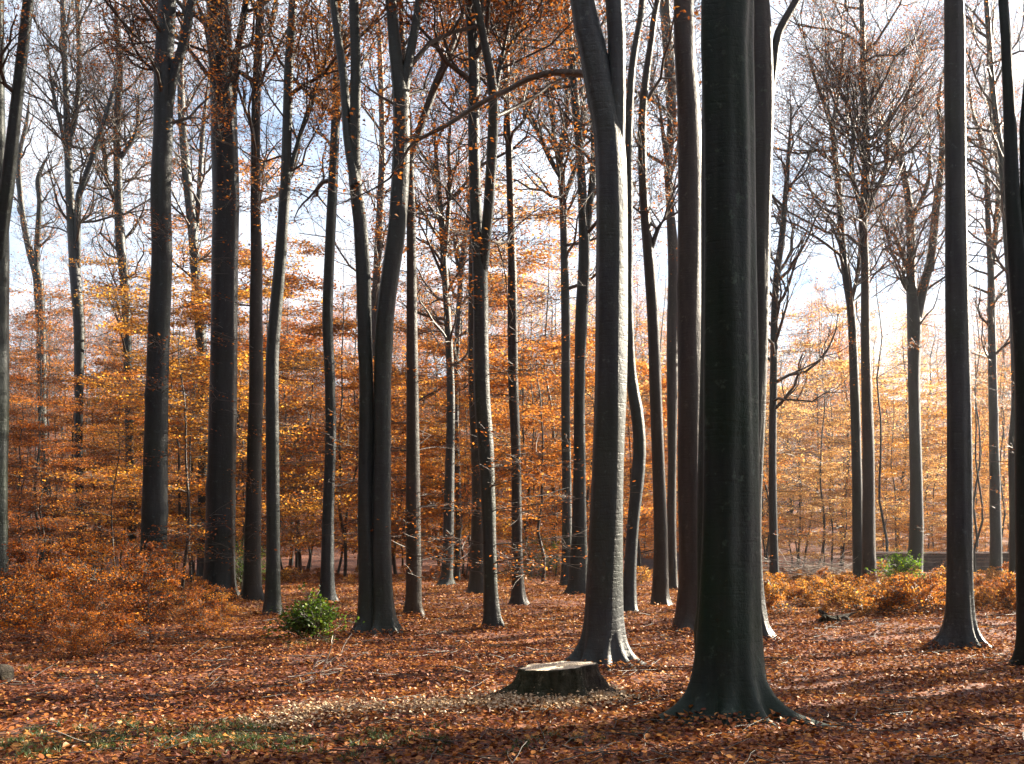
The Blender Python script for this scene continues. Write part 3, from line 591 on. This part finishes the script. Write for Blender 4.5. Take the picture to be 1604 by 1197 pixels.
# understorey: (photo x, distance, scale, tint)
und = [(300, 40, 1.15, GOLD), (380, 44, 1.3, (1, .75, .55)), (640, 48, 1.3, ORG), (715, 50, 1.45, (1, .8, .5)), (850, 46, 1.2, ORG), (30, 46, 1.0, RUS), (270, 46, 1.5, GOLD), (400, 50, 1.6, ORG), (330, 58, 1.7, ORG), (470, 60, 1.6, RUS), (540, 50, 1.3, ORG), (620, 56, 1.6, ORG), (690, 60, 1.7, GOLD), (760, 54, 1.5, ORG), (830, 50, 1.5, ORG), (860, 60, 1.7, PALE_HAZE), (160, 60, 1.6, RUS), (60, 64, 1.6, ORG), (1000, 58, 1.5, ORG), (1290, 46, 1.3, PALE_HAZE), (1450, 46, 1.2, GOLD), (420, 72, 1.2, ORG), (660, 74, 1.2, ORG), (730, 48, .8, GOLD), (900, 74, 1.2, ORG), (1050, 74, 1.2, ORG), (1500, 72, 1.2, PALE_HAZE), (1350, 72, 1.2, PALE_HAZE), (1250, 72, 1.2, PALE_HAZE), (250, 70, 1.3, ORG), (130, 72, 1.3, ORG), (10, 72, 1.3, RUS), (600, 72, 1.2, RUS), (350, 55, 1, GOLD), (420, 48, .8, GOLD), (840, 62, 1.1, ORG), (950, 58, 1.0, ORG), (285, 38, 1.0, GOLD), (385, 42, 1.1, GOLD), (305, 50, 1.2, GOLD), (700, 52, 1.1, GOLD), (735, 60, 1.2, ORG), (445, 55, 1.0, RUS),
       (480, 64, 1.2, RUS), (560, 60, 1.1, ORG), (630, 66, 1.2, RUS), (820, 58, 1.1, ORG), (850, 68, 1.3, ORG), (925, 64, 1.2, ORG), (870, 52, .9, ORG),
       (1010, 66, 1.2, ORG), (1065, 60, 1.0, ORG), (1240, 48, 1.0, PALE_HAZE), (1280, 62, 1.2, PALE_HAZE), (1320, 56, 1.1, PALE_HAZE), (1390, 50, 1.0, GOLD), (1400, 66, 1.2, PALE_HAZE),
       (1460, 60, 1.2, PALE_HAZE), (1530, 54, 1.1, PALE_HAZE), (1575, 48, 1.0, GOLD), (1610, 60, 1.2, PALE_HAZE), (30, 50, 1.1, RUS), (90, 58, 1.2, RUS), (150, 52, 1.0, RUS), (190, 62, 1.2, ORG),
       (235, 56, 1.1, ORG), (-30, 60, 1.2, RUS), (340, 66, 1.2, ORG), (1150, 60, 1.1, ORG), (1200, 68, 1.2, PALE_HAZE), (60, 36, .75, RUS), (170, 34, .75, ORG), (520, 70, 1.3, RUS), (780, 72, 1.3, ORG), (960, 72, 1.3, ORG)]
for k, (x, D, s, t) in enumerate(und):
    if x > 1180 and D < 62: D = 62+(D % 7)*2; s *= .9
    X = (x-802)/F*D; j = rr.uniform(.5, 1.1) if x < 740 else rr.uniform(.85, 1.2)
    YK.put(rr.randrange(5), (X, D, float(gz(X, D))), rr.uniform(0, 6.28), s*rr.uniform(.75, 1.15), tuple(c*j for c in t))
POLE = Kinds([bgtree(280+i, 12+3*i, 500, 10, 'slender_beech', 'slender pole-like young beech in the crowded background', 'slender poles in the background', .075, .5, .3, .1) for i in range(3)])
for i in range(70):
    x = rr.uniform(-20, 1620); D = rr.uniform(52, 90); X = (x-802)/F*D
    POLE.put(rr.randrange(3), (X, D, float(gz(X, D))-.1), rr.uniform(0, 6.28), rr.uniform(.8, 1.2), rr.choice([ORG, RUS]))
POLE.finish()
for i in range(90):                                   # leafy low growth climbing the slope
    x = rr.uniform(-40, 1640); D = rr.uniform(64, 104); X = (x-802)/F*D; t = rr.choice([RUS, (.6, .42, .38), ORG]) if x < 1000 else rr.choice([PALE_HAZE, (1.1, 1.1, 1.2), (.9, .8, .7)])
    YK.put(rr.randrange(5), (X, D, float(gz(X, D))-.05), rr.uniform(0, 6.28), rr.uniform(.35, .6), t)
for row, (D0, n) in enumerate(((80, 20), (92, 22), (106, 24), (122, 26), (140, 28), (160, 30))):
    for i in range(n):
        D = D0+rr.uniform(-6, 6); hw = D*.56; X = -hw+2*hw*(i+rr.random())/n
        t = rr.choice([(.7, .52, .45), RUS, (.55, .42, .4), (.95, .7, .5)]) if X < .05*D else rr.choice([PALE_HAZE, PALE_HAZE, (1.1, 1.1, 1.4), ORG, (1, .95, 1.1)])
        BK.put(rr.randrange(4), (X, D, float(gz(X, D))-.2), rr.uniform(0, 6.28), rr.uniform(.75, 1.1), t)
# unseen beeches added right, left and behind the viewer to shade foreground and boles
GO = 'unseen beeches of the same wood, added for their shade'
TK = Kinds([bgtree(260, 25, 15000, 30, 'shade_beech', 'unseen tall beech of the surrounding wood, added for its shade', GO, .3, .48, .5, .2),
            bgtree(261, 22, 22000, 40, 'shade_beech', 'unseen tall beech of the surrounding wood, added for its shade', GO, .3, .12, .6, .22)])
TK.p.append(bgtree(262, 24, 1500, 9, 'shade_beech', 'unseen tall beech of the surrounding wood, added for its shade', GO, .24, .72, .5, .13)); TK.used.append(False)
for i, (X, Y) in enumerate([(27, 20), (34, 25), (40, 28), (44, 33), (31, 17), (37, 21)]):
    TK.put(0, (X, Y, float(gz(X, Y))-.2), i*1.3, .95+.06*(i % 3), ORG)
rc = random.Random(21)
for i, c in enumerate([4.5, 5.3, 6.0, 6.9, 7.6, 8.3, 9.2, 10.1, 11.0, 14.3, 17.1, 17.9, 18.8, 19.8, 20.6, 21.5, 22.4, 25, 25.9, 27.1, 28.2, 29.5, 31]):
    X = max(9, (c+3)/1.28+1.5)+rc.uniform(0, 9); Y = c+.624*X  # sparse-crowned trunks set along sun rays to streak the ground with shadow
    TK.put(2, (X, Y, float(gz(X, Y))-.2), i*2.1, rc.uniform(.85, 1.15), ORG)
ro = random.Random(4)
for i in range(34):
    Y = ro.uniform(5, 75); X = -.56*Y-9-ro.uniform(0, 26)
    TK.put(1, (X, Y, float(gz(X, Y))-.2), ro.uniform(0, 6.28), ro.uniform(.85, 1.15), (.5, .38, .34))
for i in range(64):
    X = ro.uniform(-42, 42); Y = ro.uniform(-42, -5)
    if i >= 44: X = ro.uniform(-36, -15); Y = ro.uniform(-6, 22)
    if X < -.56*Y*-1+1.5 and Y > 0 and X > -.56*Y-6: X = -.56*Y-7
    TK.put(1, (X, Y, float(gz(X, Y))-.2), ro.uniform(0, 6.28), ro.uniform(.8, 1.1), (.4, .32, .3))  # leaf tint darkened so these trees bounce less warm light onto the boles
TK.finish()
YK.finish(); BK.finish()

# ------------------------------------------------------------------ saplings and shrubs
GS = 'orange beech saplings in the thicket'
SK = Kinds([young('beech_sapling', 'knee to head high beech sapling with rust orange leaves in the left thicket', 'sapling', GS, 300+i, 1.4+.4*i, 12+2*i, .8, 1100+250*i, .06, r0=.014, low=.08, flatten=.3, flat=.7, six=True) for i in range(3)])
for i in range(44):
    D = rr.uniform(14, 30); x = rr.uniform(-60, 370-(28-D)*2)
    if D < 18 and x > 260: x -= 160
    X = (x-802)/F*D; SK.put(rr.randrange(3), (X, D, float(gz(X, D))), rr.uniform(0, 6.28), rr.uniform(.4, .85)*(1 if x < 280 else .65)*(.6 if D < 17 else 1), rr.choice([(1.2, .95, .55), (.85, .6, .45), (1.25, .95, .5), (.8, .52, .4), (1.3, 1.2, .55)]))
GB = 'golden low seedlings along the far edge of the clearing'
LK = Kinds([young('beech_seedling', 'low golden brown beech seedling at the sunny edge of the clearing', 'seedling', GB, 330+i, .5+.15*i, 8, .45, 420, .055, r0=.008, low=.1, flatten=.1, flat=.8) for i in range(3)])
for i in range(240):
    D = rr.uniform(23, 46); x = rr.uniform(1195, 1640)
    if i > 195: x = rr.uniform(380, 1060); D = rr.uniform(40, 56)
    X = (x-802)/F*D; LK.put(rr.randrange(3), (X, D, float(gz(X, D))), rr.uniform(0, 6.28), rr.uniform(.35, .85)*(1 if rr.random() < .85 else 1.6), rr.choice([(1, .9, .6), (.8, .6, .5), (1.1, 1.1, .9), (.6, .42, .4), (1.2, 1.3, 1.2)]))
SK.finish(); LK.finish()

def holly(label, x, by, w, h, n, seed, tint=(1, 1, 1), name='holly_bush', D=None):
    D = D or EYE*F/(by-HY); X = (x-802)/F*D; g = float(gz(X, D)); org = np.array((X, D, g)); rs = random.Random(seed)
    e = empty(name, org, label, 'bush'); T = Tubes(); tips = []
    for i in range(16):
        az = rs.uniform(0, 6.28); el = rs.uniform(.25, 1.5) if i > 3 else 1.35; l = (h*math.sin(el)+w*.5*math.cos(el))*.8
        grow(T, tips, (org[0], org[1], g), [math.cos(az)*math.cos(el), math.sin(az)*math.cos(el), math.sin(el)], l, .012, 1, rs, .05, (0, 7, 3), .1, .14)
    c = T.build('stem', M_TWIG, e, org); f = leafobj('foliage', scatter_at(tips, max(1, n//len(tips)), .045, .8), .06, M_GREEN, e, org, flat=.8, six=True); f.color = (*tint, 1)
holly('bright green holly bush in front of the slender curving beech', 492, 1006, 1.25, .55, 2600, 41, (1, 1, .8))
holly('small yellow green shrub in front of the beech forking like a V', 1415, 922, 1.1, 1.05, 2600, 42, (1.9, 2.1, 1))
holly('dark green shrub behind the gap between thick upright beech and leafy one', 378, 922, 1.0, 1.7, 2600, 43, (.8, 1, .8))
holly('faint green shrub far back between the narrow beech and thin back beech', 848, 905, 1.6, 1.8, 2600, 44, (.9, 1, 1))

# ------------------------------------------------------------------ stump
def stump():
    D = EYE*F/(1102-HY); X = (872-802)/F*D; g = float(gz(X, D)); org = np.array((X, D, g)); rs = np.random.RandomState(9)
    e = empty('tree_stump', org, 'sawn tree stump with pale cut top in front of the long bough tree', 'stump')
    k = 96; th = np.arange(k)*2*math.pi/k
    L_ = np.zeros(k)
    for a, b in [(3.25, .95), (3.7, .5), (4.3, .6), (4.75, .4), (5.3, .75), (6.1, 1.0), (.4, .6), (1.3, .8), (2.3, .7)]: L_ = np.maximum(L_, b*np.exp(-(np.angle(np.exp(1j*(th-a)))/.22)**2))
    lump = .04*np.sin(3*th+1)+.03*np.sin(5*th+2)+.02*np.sin(9*th)
    zs = np.array([-.2, -.05, 0, .02, .04, .07, .1, .13, .16, .19, .215, .235, .25, .258]); V = []
    topz = lambda x, y: .345+.06*x/.38
    for i, z in enumerate(zs):
        hh = max(z, 0); r = .33*(1+lump*(1+.5*np.exp(-hh/.1)))*(1+.025*np.sin(14*th+z*6+2*np.sin(3*th))+.02*np.sin(29*th+z*9))+.06*np.exp(-hh/.12)+.42*L_**1.4*np.exp(-hh/.075)+.05*L_+rs.normal(0, .004, k)
        if z == .258: r = r-.012
        zz = 1.18*z*(1+.09*np.cos(th)*(r/.38)*(z > .1))
        V.append(np.stack([r*np.cos(th), r*np.sin(th), zz+0*th], 1))
    V = np.concatenate(V); n = len(zs); i = np.arange(n-1)[:, None]*k; j = np.arange(k)[None]; j2 = (j+1) % k
    q = np.stack([i+j, i+j2, i+k+j2, i+k+j], -1).reshape(-1, 4)
    mesh('bark_side', V, [q], M_STUMP, e)
    # sawn face, slightly stepped
    rim = V[-k:]; C_ = rim.mean(0); rings = []
    for t in (1.0, .8, .6, .4, .2): rings.append(C_+(rim-C_)*t+np.array([0, 0, 1])*(.004*rs.normal(0, 1, (k, 1))*(t < 1)+.006*(t < .7)*(np.sin(th*1)[:, None] > .2)))
    W_ = np.concatenate(rings+[C_[None]]); q = []; n = 5
    i = np.arange(n-1)[:, None]*k; qq = np.stack([i+j, i+j2, i+k+j2, i+k+j], -1).reshape(-1, 4)
    tr = np.stack([(n-1)*k+np.arange(k), (n-1)*k+(np.arange(k)+1) % k, np.full(k, n*k)], 1)
    mesh('cut_face', W_, [qq, tr], M_CUT, e, smooth=False)
M_STUMP = barkmat('stump_bark', (.018, .015, .014), (.09, .075, .06), (.02, .04, .012), .6, 3, .07, .55, .08, .8)
def cutmat():
    m, n, o = newmat('sawn_wood'); l = n.links.new; p = n.nodes.new('ShaderNodeBsdfPrincipled'); p.inputs['Roughness'].default_value = .8
    tc = n.nodes.new('ShaderNodeTexCoord'); w = n.nodes.new('ShaderNodeTexWave'); w.wave_type = 'RINGS'; w.rings_direction = 'Z'; w.inputs['Scale'].default_value = 12; w.inputs['Distortion'].default_value = 2.5; w.inputs['Detail'].default_value = 3
    l(tc.outputs['Object'], w.inputs['Vector']); r = ramp(n, [(0, (.38, .29, .2)), (1, (.62, .53, .41))]); l(w.outputs['Fac'], r.inputs[0]); l(r.outputs[0], p.inputs['Base Color']); l(p.outputs[0], o.inputs[0]); return m
M_CUT = cutmat(); stump()

def chips():
    P = []
    for (x, y, sx, sy, n) in ((870, 1108, 52, 8, 3400), (680, 1122, 22, 6, 500), (560, 1126, 40, 6, 450), (640, 1137, 60, 7, 200), (480, 1128, 30, 6, 500), (770, 1115, 40, 5, 700), (450, 1145, 40, 6, 400), (950, 1105, 18, 4, 500)):
        a = NR.normal(x, sx, n); b = np.clip(NR.normal(y, sy, n), 1060, 1200); D = EYE*F/(b-HY); P.append(np.stack([(a-802)/F*D, D], 1))
    P = np.concatenate(P); z = gz(P[:, 0], P[:, 1])+.05+NR.exponential(.014, len(P))
    v, f, a = leaves(np.column_stack([P, z]), .035, flat=.5, wid=.7)
    prop(mesh('wood_chips', v, [f], M_CHIP, None, a, False), kind='stuff', label='pale sawdust and wood chips strewn around and left of the stump', cat='wood chips')
chips()
def grass():
    P = []
    for (x, y, sx, sy, n) in ((60, 1180, 70, 12, 1100), (380, 1160, 60, 13, 1200), (330, 1185, 60, 10, 800), (480, 1180, 90, 12, 500), (180, 1165, 60, 12, 700), (870, 1175, 60, 14, 260), (640, 1175, 60, 10, 300), (60, 1060, 60, 10, 200), (480, 1012, 40, 6, 300)):
        a = NR.normal(x, sx, n); b = np.clip(NR.normal(y, sy, n), 990, 1230); D = EYE*F/(b-HY); c = np.stack([(a-802)/F*D, D], 1); k = max(3, n//22); P.append(c[NR.randint(0, k, n)]+NR.normal(0, .035, (n, 2)))
    P = np.concatenate(P); n = len(P); z = gz(P[:, 0], P[:, 1]); h = NR.uniform(.03, .08, n); az = NR.uniform(0, 6.28, n); w = .004
    B = np.column_stack([P, z]); S = np.stack([np.cos(az), np.sin(az), 0*az], 1)*w; T1 = B+np.stack([NR.normal(0, .015, n), NR.normal(0, .015, n), h*.6], 1); T2 = T1+np.stack([NR.normal(0, .03, n), NR.normal(0, .03, n), h*.4], 1)
    V = np.stack([B-S, B+S, T1+S, T1-S, T2], 1).reshape(-1, 3); b = np.arange(n)[:, None]*5
    me = mesh('grass', V, [(b+np.array([0, 1, 2, 3])), (b+np.array([3, 2, 4]))], M_GRASS, None, np.tile(NR.uniform(0, 1, n), 2), False)
    prop(me, kind='stuff', label='thin dark green grass among the leaves in the foreground', cat='grass')
grass()

# ------------------------------------------------------------------ low walls, brush, log
M_WALL = pmat('wall_stone', (.04, .034, .032), .9, (.10, .085, .075), 3, .04); M_COPE = pmat('coping_stone', (.32, .3, .28), .8, (.45, .43, .4), 4, .02)
M_BLUE = pmat('slate_wall', (.10, .12, .17), .8, (.16, .18, .24), 2, .02)
def wall(label, x0, x1, D, h, mat, seed):
    rs = random.Random(seed); X0 = (x0-802)/F*D; X1 = (x1-802)/F*D; g = float(gz((X0+X1)/2, D)); e = empty('low_wall', ((X0+X1)/2, D, g), label, 'wall')
    import bmesh
    for nm, z0, z1, dy, mt, L0 in (('wall_body', -.3, h, .2, mat, .9), ('coping', h+.003, h+.09, .27, M_COPE, 1.4)):
        bm = bmesh.new(); x = X0
        if nm == 'wall_body':
            zz = z0
            while zz < z1-.01:
                zt = min(z1, zz+rs.uniform(.16, .26)); x = X0-rs.uniform(0, .3)
                while x < X1:
                    l = rs.uniform(.3, .7); j = rs.uniform(-.015, .015)
                    bmesh.ops.create_cube(bm, size=1, matrix=Matrix.Translation((x+l/2-(X0+X1)/2, j, (zz+zt)/2)) @ Matrix.Diagonal((l-.015, 2*dy, zt-zz-.012, 1))); x += l
                zz = zt
        else:
            while x < X1:
                l = rs.uniform(.8, 1.2); bmesh.ops.create_cube(bm, size=1, matrix=Matrix.Translation((x+l/2-(X0+X1)/2, 0, (z0+z1)/2+rs.uniform(-.008, .008))) @ Matrix.Diagonal((l-.012, 2*dy, z1-z0, 1))); x += l
        bmesh.ops.bevel(bm, geom=bm.edges[:], offset=.012, segments=1, affect='EDGES')
        me = bpy.data.meshes.new(nm); bm.to_mesh(me); bm.free(); me.materials.append(mt); o = bpy.data.objects.new(nm, me); COL.objects.link(o); o.parent = e
wall('low dark stone wall with pale coping behind the V forked beech', 1362, 1640, 58, .95, M_WALL, 1)
wall('low blue grey wall seen through the gap beside the bowed stem', 985, 1130, 66, 1.0, M_BLUE, 2)

def brush(name, label, cat, x, by, n, l, r, seed, mat, spread, group=None, high=.5):
    D = EYE*F/(by-HY); X = (x-802)/F*D; g = float(gz(X, D)); org = np.array((X, D, g)); rs = random.Random(seed); T = Tubes(); tips = []
    for i in range(n):
        a = rs.uniform(-.5, .5)+(0 if rs.random() < .6 else math.pi); p = (X+rs.gauss(0, spread), D+rs.gauss(0, .5), g+rs.uniform(.02, .3)*high)
        grow(T, tips, p, [math.cos(a), math.sin(a), rs.uniform(-.05, .3)], l*rs.uniform(.5, 1.1), r, 1, rs, -.01, (0, 5, 2), .2, .12)
    o = T.build(name, mat, None, org); prop(o, label, cat, group)
M_PALEW = pmat('weathered_wood', (.3, .27, .23), .8, (.45, .4, .34), 8)
brush('brush_pile', 'heap of pale fallen branches left of the two touching beeches', 'branches', 1262, 913, 34, 2.2, .022, 51, M_PALEW, .9, high=2.6)
brush('fallen_branch', 'thin pale fallen branch lying on leaves left of the holly bush', 'branch', 470, 1075, 1, .6, .006, 52, M_PALEW, .1)
def log(label, x, by, length, r, seed, name='mossy_log', rz=0):
    D = EYE*F/(by-HY); X = (x-802)/F*D; g = float(gz(X, D)); rs = np.random.RandomState(seed); org = np.array((X, D, g))
    n = 12; t = np.linspace(-.5, .5, n); P = np.stack([X+t*length*math.cos(rz), D+t*length*math.sin(rz), g+r*.55+.35*r*np.sin(t*6+seed), r*(1-.35*np.abs(t*2)**3)*(1+.15*rs.normal(size=n))], 1)
    P[0, 3] = P[-1, 3] = r*.35
    o, _ = trunkmesh(name, P, 16, M_STUMP, None, org, 0, seed=seed, flute=.16, step=.06); prop(o, label, 'log')
def rootstock():
    D = EYE*F/(978-HY); X = (1306-802)/F*D; g = float(gz(X, D)); org = np.array((X, D, g)); rs = random.Random(8)
    e = empty('root_stock', org, 'dark broken root stock lying on the leaves left of the straight bare beech', 'root')
    for k in range(11):
        a = rs.uniform(0, 6.28); l = rs.uniform(.28, .62); up = rs.uniform(-.1, .55); p = np.array((X+rs.uniform(-.22, .22), D+rs.uniform(-.12, .12), g+.01)); rows = []
        for i in range(6):
            t = i/5; rows.append((p[0]+math.cos(a)*l*t+rs.uniform(-.015, .015), p[1]+math.sin(a)*l*t*.6, p[2]+l*t*up-.12*t*t*l+rs.uniform(-.012, .012), .08*(1-.85*t)*rs.uniform(.7, 1.3)))
        trunkmesh('root', np.array(rows), 10, M_STUMP, e, org, 0, seed=k+60, flute=.2, step=.04)
    rows = [(X+(t-.5)*.6, D+.04*math.sin(t*7), g+.0+.05*math.sin(t*9), .02+.09*math.sin(t*math.pi)*rs.uniform(.7, 1.2)) for t in np.linspace(0, 1, 9)]
    trunkmesh('root', np.array(rows), 14, M_STUMP, e, org, 0, seed=90, flute=.25, step=.04)
rootstock()
log('dark mossy root lump at the left border of the picture', -18, 1082, .5, .12, 5, rz=.5)
def twigs():
    T = Tubes(); tips = []; rs = random.Random(17)
    for i in range(700):
        D = rs.uniform(7.5, 26); X = rs.uniform(-.52, .52)*D; g = float(gz(X, D)); a = rs.uniform(0, 6.28)
        grow(T, tips, (X, D, g+.045), [math.cos(a), math.sin(a), .02], rs.uniform(.15, .8), rs.uniform(.003, .009), 2, rs, -.0, (0, 0, 2, 0), .6, .12)
    o = T.build('fallen_twigs', M_TWIG, None, np.zeros(3)); prop(o, 'thin dead twigs scattered over the fallen leaves', 'twigs', kind='stuff')
twigs()

# ------------------------------------------------------------------ haze
def haze():
    import bmesh
    bm = bmesh.new(); bmesh.ops.create_cube(bm, size=1); me = bpy.data.meshes.new('haze'); bm.to_mesh(me); bm.free()
    o = bpy.data.objects.new('haze', me); COL.objects.link(o); o.scale = (1900, 1900, 76); o.location = (0, 500, 34)
    m, n, ou = newmat('haze_air'); v = n.nodes.new('ShaderNodeVolumePrincipled'); v.inputs['Density'].default_value = .00034; v.inputs['Anisotropy'].default_value = .8
    v.inputs['Color'].default_value = (.95, .97, 1, 1); n.links.new(v.outputs[0], ou.inputs['Volume']); me.materials.append(m); o.display_type = 'WIRE'
    prop(o, 'thin pale autumn haze between the trees', 'haze', kind='stuff')
haze()
